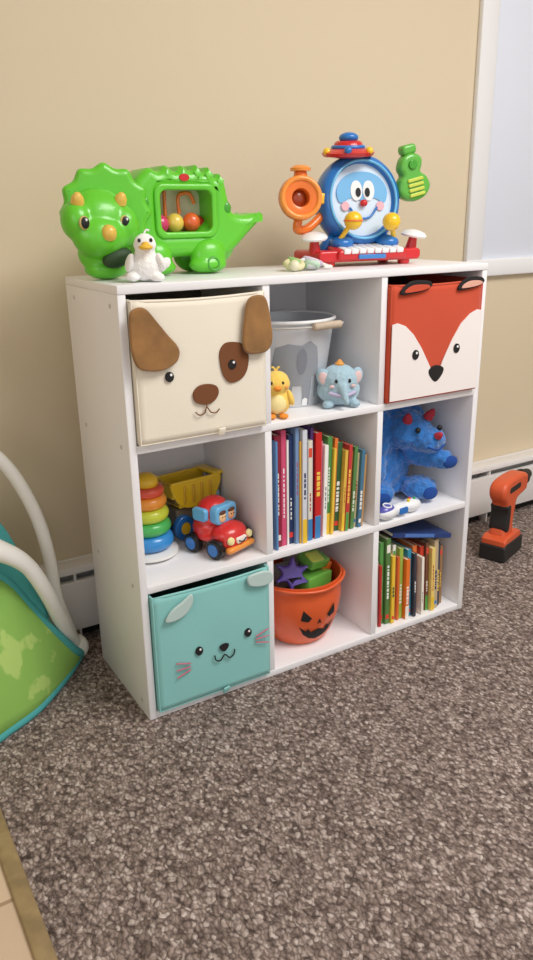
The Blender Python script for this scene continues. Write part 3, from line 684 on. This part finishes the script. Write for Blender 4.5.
# ------------------------------------------------------------ pumpkin bucket
def pumpkin():
    o=mat("pumpkin_orange_plastic",(226,96,46),.38,coat=.2)
    G("jack_o_lantern_bucket",(.454,.116,ZR[0]+.0005),(0,0,0),(1.12,1.1,1.0))
    h=.172
    prof=[(0,0),(.058,0),(.066,.008),(.080,.035),(.091,.070),(.096,.105),(.096,.130),(.093,.150),(.095,.160),(.098,.164),(.098,h),(.094,h),(.091,.150),(.086,.07),(.060,.008),(0,.008)]
    bm=bmesh.new();seg=84;rings_=[]
    for i,(r,z) in enumerate(prof):
        R=[]
        for j in range(seg):
            a=2*pi*j/seg;k=(1-.02+.02*abs(cos(a*6))) if 0<z<.155 else 1
            R.append(bm.verts.new((max(r,1e-5)*k*cos(a),max(r,1e-5)*k*sin(a),z)))
        rings_.append(R)
    for a,b in zip(rings_,rings_[1:]):
        for j in range(seg): bm.faces.new((a[j],a[(j+1)%seg],b[(j+1)%seg],b[j]))
    bmesh.ops.remove_doubles(bm,verts=bm.verts,dist=1e-4);bmesh.ops.recalc_face_normals(bm,faces=bm.faces)
    autosmooth(fin("bucket_wall",bm,o),60)
    P=[(.058,0),(.066,.008),(.080,.035),(.091,.070),(.096,.105),(.096,.130),(.093,.150)]
    def rad(z):
        for (r0,z0),(r1,z1) in zip(P,P[1:]):
            if z<=z1: return r0+(r1-r0)*(z-z0)/(z1-z0)
        return .093
    a=radians(-3)
    def Dc(n,L): wrap(n,[(a+p[0],p[1]) for p in L],rad,(0,0,0),blackf,.0012,False)
    Dc("eye_left",[(-.46,.088),(-.40,.116),(-.20,.092),(-.28,.082)]);Dc("eye_right",[(.46,.088),(.40,.116),(.20,.092),(.28,.082)])
    Dc("nose",[(-.06,.072),(0,.088),(.06,.072),(0,.076)])
    Dc("mouth",[(-.50,.070),(-.40,.044),(-.22,.028),(0,.022),(.22,.028),(.40,.044),(.50,.070),(.34,.054),(.26,.062),(.20,.048),(.08,.046),(.04,.056),(-.04,.056),(-.08,.046),(-.20,.048),(-.26,.062),(-.34,.054)])
    tube("handle",[(-.098,0,.164),(-.085,-.055,.168),(-.05,-.087,.165),(0,-.101,.163),(.05,-.087,.165),(.085,-.055,.168),(.098,0,.164)],.0035,o)
    pu=pl((100,76,170));gn=pl((116,184,76));gy=pl((156,156,158))
    # flat purple star leaning on the rim
    st=[]
    for k in range(12):
        q=k*pi/6+.26;R=.040 if k%2==0 else .022
        st.append((R*cos(q),R*sin(q)))
    plate("purple_star",[st],-.010,.020,pu,.006,M=Matrix.Translation((-.038,-.035,.188))@Matrix.Rotation(radians(-25),4,'X')@Matrix.Rotation(radians(-20),4,'Z'))
    box("green_block",(.002,-.040,.186),(.060,.010,.212),gn,.004,rot=(.35,.20,.3));box("grey_block",(-.012,.015,.185),(.048,.055,.232),gy,.004,rot=(.2,-.3,.6))
    box("fill_block_white",(-.05,.01,.10),(.05,.06,.17),gy,.004);box("fill_block_green",(-.02,-.05,.10),(.06,.0,.172),gn,.004,rot=(0,.1,.3))
    box("orange_block",(.045,-.02,.150),(.075,.03,.185),org,.004,rot=(.2,.1,.2))
    box("yellow_green_tile",(.002,-.048,.212),(.042,-.018,.218),pl((204,216,96)),.002,rot=(.5,.2,.3))
pumpkin()

# ------------------------------------------------------------ drill
def drill():
    o=mat("drill_orange_plastic",(218,92,52),.4);k=mat("drill_black_rubber",(34,32,32),.6)
    G("cordless_drill",(1.262,.19,.0005),(0,0,radians(20)),1.04)
    plate("battery_pack",[[(-.065,.004),(-.060,0),(.066,0),(.072,.006),(.072,.040),(.064,.052),(-.052,.056),(-.065,.046)]],-.04,.08,k,.006,False)
    plate("battery_cover",[[(-.062,.050),(.060,.046),(.064,.056),(.052,.070),(-.045,.074),(-.062,.064)]],-.037,.074,o,.006,False)
    hd=[(-.040,.064),(.018,.064),(.022,.085),(.022,.12),(.030,.150),(.04,.17),(.100,.178),(.112,.19),(.115,.215),(.108,.232),(.07,.242),(.0,.245),(-.045,.240),(-.064,.222),(-.062,.196),(-.04,.172),(-.03,.14),(-.034,.10)]
    plate("housing",[hd],-.026,.052,o,.012)
    plate("rubber_grip",[[(-.036,.09),(-.031,.14),(-.036,.165),(-.012,.165),(-.010,.12),(-.014,.085)]],-.028,.056,k,.006)
    plate("side_badge",[rrect(-.03,.05,.204,.222,.008)],-.0275,.055,k,.002,False)
    plate("trigger",[[(.024,.125),(.042,.135),(.044,.160),(.032,.168),(.022,.15)]],-.010,.02,k,.004)
    cyl("clutch_collar",(.105,0,.21),(.130,0,.21),.027,.025,k,32,.003);cyl("chuck",(.130,0,.21),(.170,0,.21),.022,.015,k,32,.003)
    cyl("bit",(.17,0,.21),(.19,0,.21),.004,.003,mat("steel",(170,170,172),.3,metal=1),12)
drill()

# ------------------------------------------------------------ baby seat
def seat():
    G("baby_bouncer_seat")
    gr=mat("bouncer_green_fabric",(140,186,88),.85,c2=(176,206,112),scale=11,bump=.2,bscale=300,lo=.42,hi=.46);te=mat("bouncer_teal_fabric",(74,164,164),.85,bump=.2,bscale=300)
    wp=mat("bouncer_white_plastic",(238,236,230),.35,coat=.2)
    up=crs([(-.62,.30,.34),(-.42,.26,.36),(-.30,.25,.345),(-.217,.25,.295),(-.173,.25,.225),(-.127,.25,.143),(-.075,.27,.06),(-.048,.31,.02)],6,False)
    lo=crs([(-.62,.10,.012),(-.46,.065,.010),(-.34,.08,.010),(-.27,.115,.010),(-.20,.155,.010),(-.14,.21,.010),(-.085,.27,.010),(-.050,.315,.012)],6,False)
    bm=bmesh.new();N=len(up);K=10;g=[]
    for a,b in zip(up,lo):
        row=[]
        for k in range(K+1):
            t_=k/K;p=a.lerp(b,t_);L=(a-b).length
            p=p+Vector((.10,-.13,.08))*sin(pi*t_)*L*.30
            p.z=max(p.z,.010);row.append(bm.verts.new(p))
        g.append(row)
    for i in range(N-1):
        for k in range(K): bm.faces.new((g[i][k],g[i+1][k],g[i+1][k+1],g[i][k+1]))
    o=fin("seat_fabric",bm,gr);sd=o.modifiers.new("s",'SOLIDIFY');sd.thickness=.006
    tube("teal_binding_upper",up[::3]+[up[-1]],.011,te);tube("teal_binding_lower",lo[::3]+[lo[-1]],.010,te)
    tube("thick_leg",[(-.52,.14,.43),(-.36,.16,.425),(-.265,.18,.405),(-.215,.19,.375),(-.170,.20,.330),(-.135,.215,.255),(-.098,.26,.15),(-.062,.315,.055),(-.048,.335,.024)],[.020,.022,.024,.020,.020,.021,.022],wp,seg=20,flat=.8)
    tube("toy_arch",[(-.42,.30,.66),(-.30,.30,.625),(-.22,.30,.58),(-.175,.30,.536),(-.141,.30,.473),(-.112,.30,.385),(-.097,.30,.285),(-.090,.305,.18),(-.062,.32,.07)],.0145,wp,seg=16)
    ell("leg_foot",(-.050,.330,.030),(.028,.034,.028),wp)
    A=crs([(-.45,.27,.50),(-.30,.27,.50),(-.235,.27,.46),(-.195,.27,.40),(-.165,.26,.32),(-.127,.255,.19)],4,False)
    B=crs([(-.45,.255,.38),(-.31,.255,.36),(-.25,.25,.335),(-.215,.25,.30),(-.18,.25,.24),(-.13,.25,.15)],4,False)
    bm=bmesh.new();va=[bm.verts.new(p) for p in A];vb=[bm.verts.new(p) for p in B]
    for i in range(len(A)-1): bm.faces.new((va[i],va[i+1],vb[i+1],vb[i]))
    o=fin("headrest_fabric",bm,te);sd=o.modifiers.new("s",'SOLIDIFY');sd.thickness=.006
seat()

# ------------------------------------------------------------ lights
CUR=None
def area(n,loc,tgt,size,power,col,sy=None):
    L=bpy.data.lights.new(n,'AREA');L.energy=power;L.size=size;L.color=col
    if sy: L.shape='RECTANGLE';L.size_y=sy
    o=bpy.data.objects.new(n,L);COL.objects.link(o);o.location=loc
    o.rotation_euler=(Vector(tgt)-Vector(loc)).to_track_quat('-Z','Y').to_euler();return o
area("ceiling_light",(1.1,-1.4,2.42),(1.1,-1.4,0),1.4,60,(1,.975,.955),1.1)
area("side_area_light",(-2.2,-1.8,1.6),(.4,.2,.5),1.4,13,(.95,.97,1))  # weak cool area light from the left, no window modelled there
w=bpy.data.worlds.new("room_world");w.use_nodes=True;SC.world=w
bg=w.node_tree.nodes["Background"];bg.inputs[0].default_value=(.97,.98,1,1);bg.inputs[1].default_value=.75

# ------------------------------------------------------------ camera
cd=bpy.data.cameras.new("camera");cd.sensor_width=36;cd.sensor_fit='AUTO';cd.lens=760.66/960*36;cd.clip_start=.01
co=bpy.data.objects.new("camera",cd);COL.objects.link(co)
co.location=(-0.48297,-1.30174,1.01179);co.rotation_mode='XYZ';co.rotation_euler=(1.23722,0.01596,-0.54638)
SC.camera=co
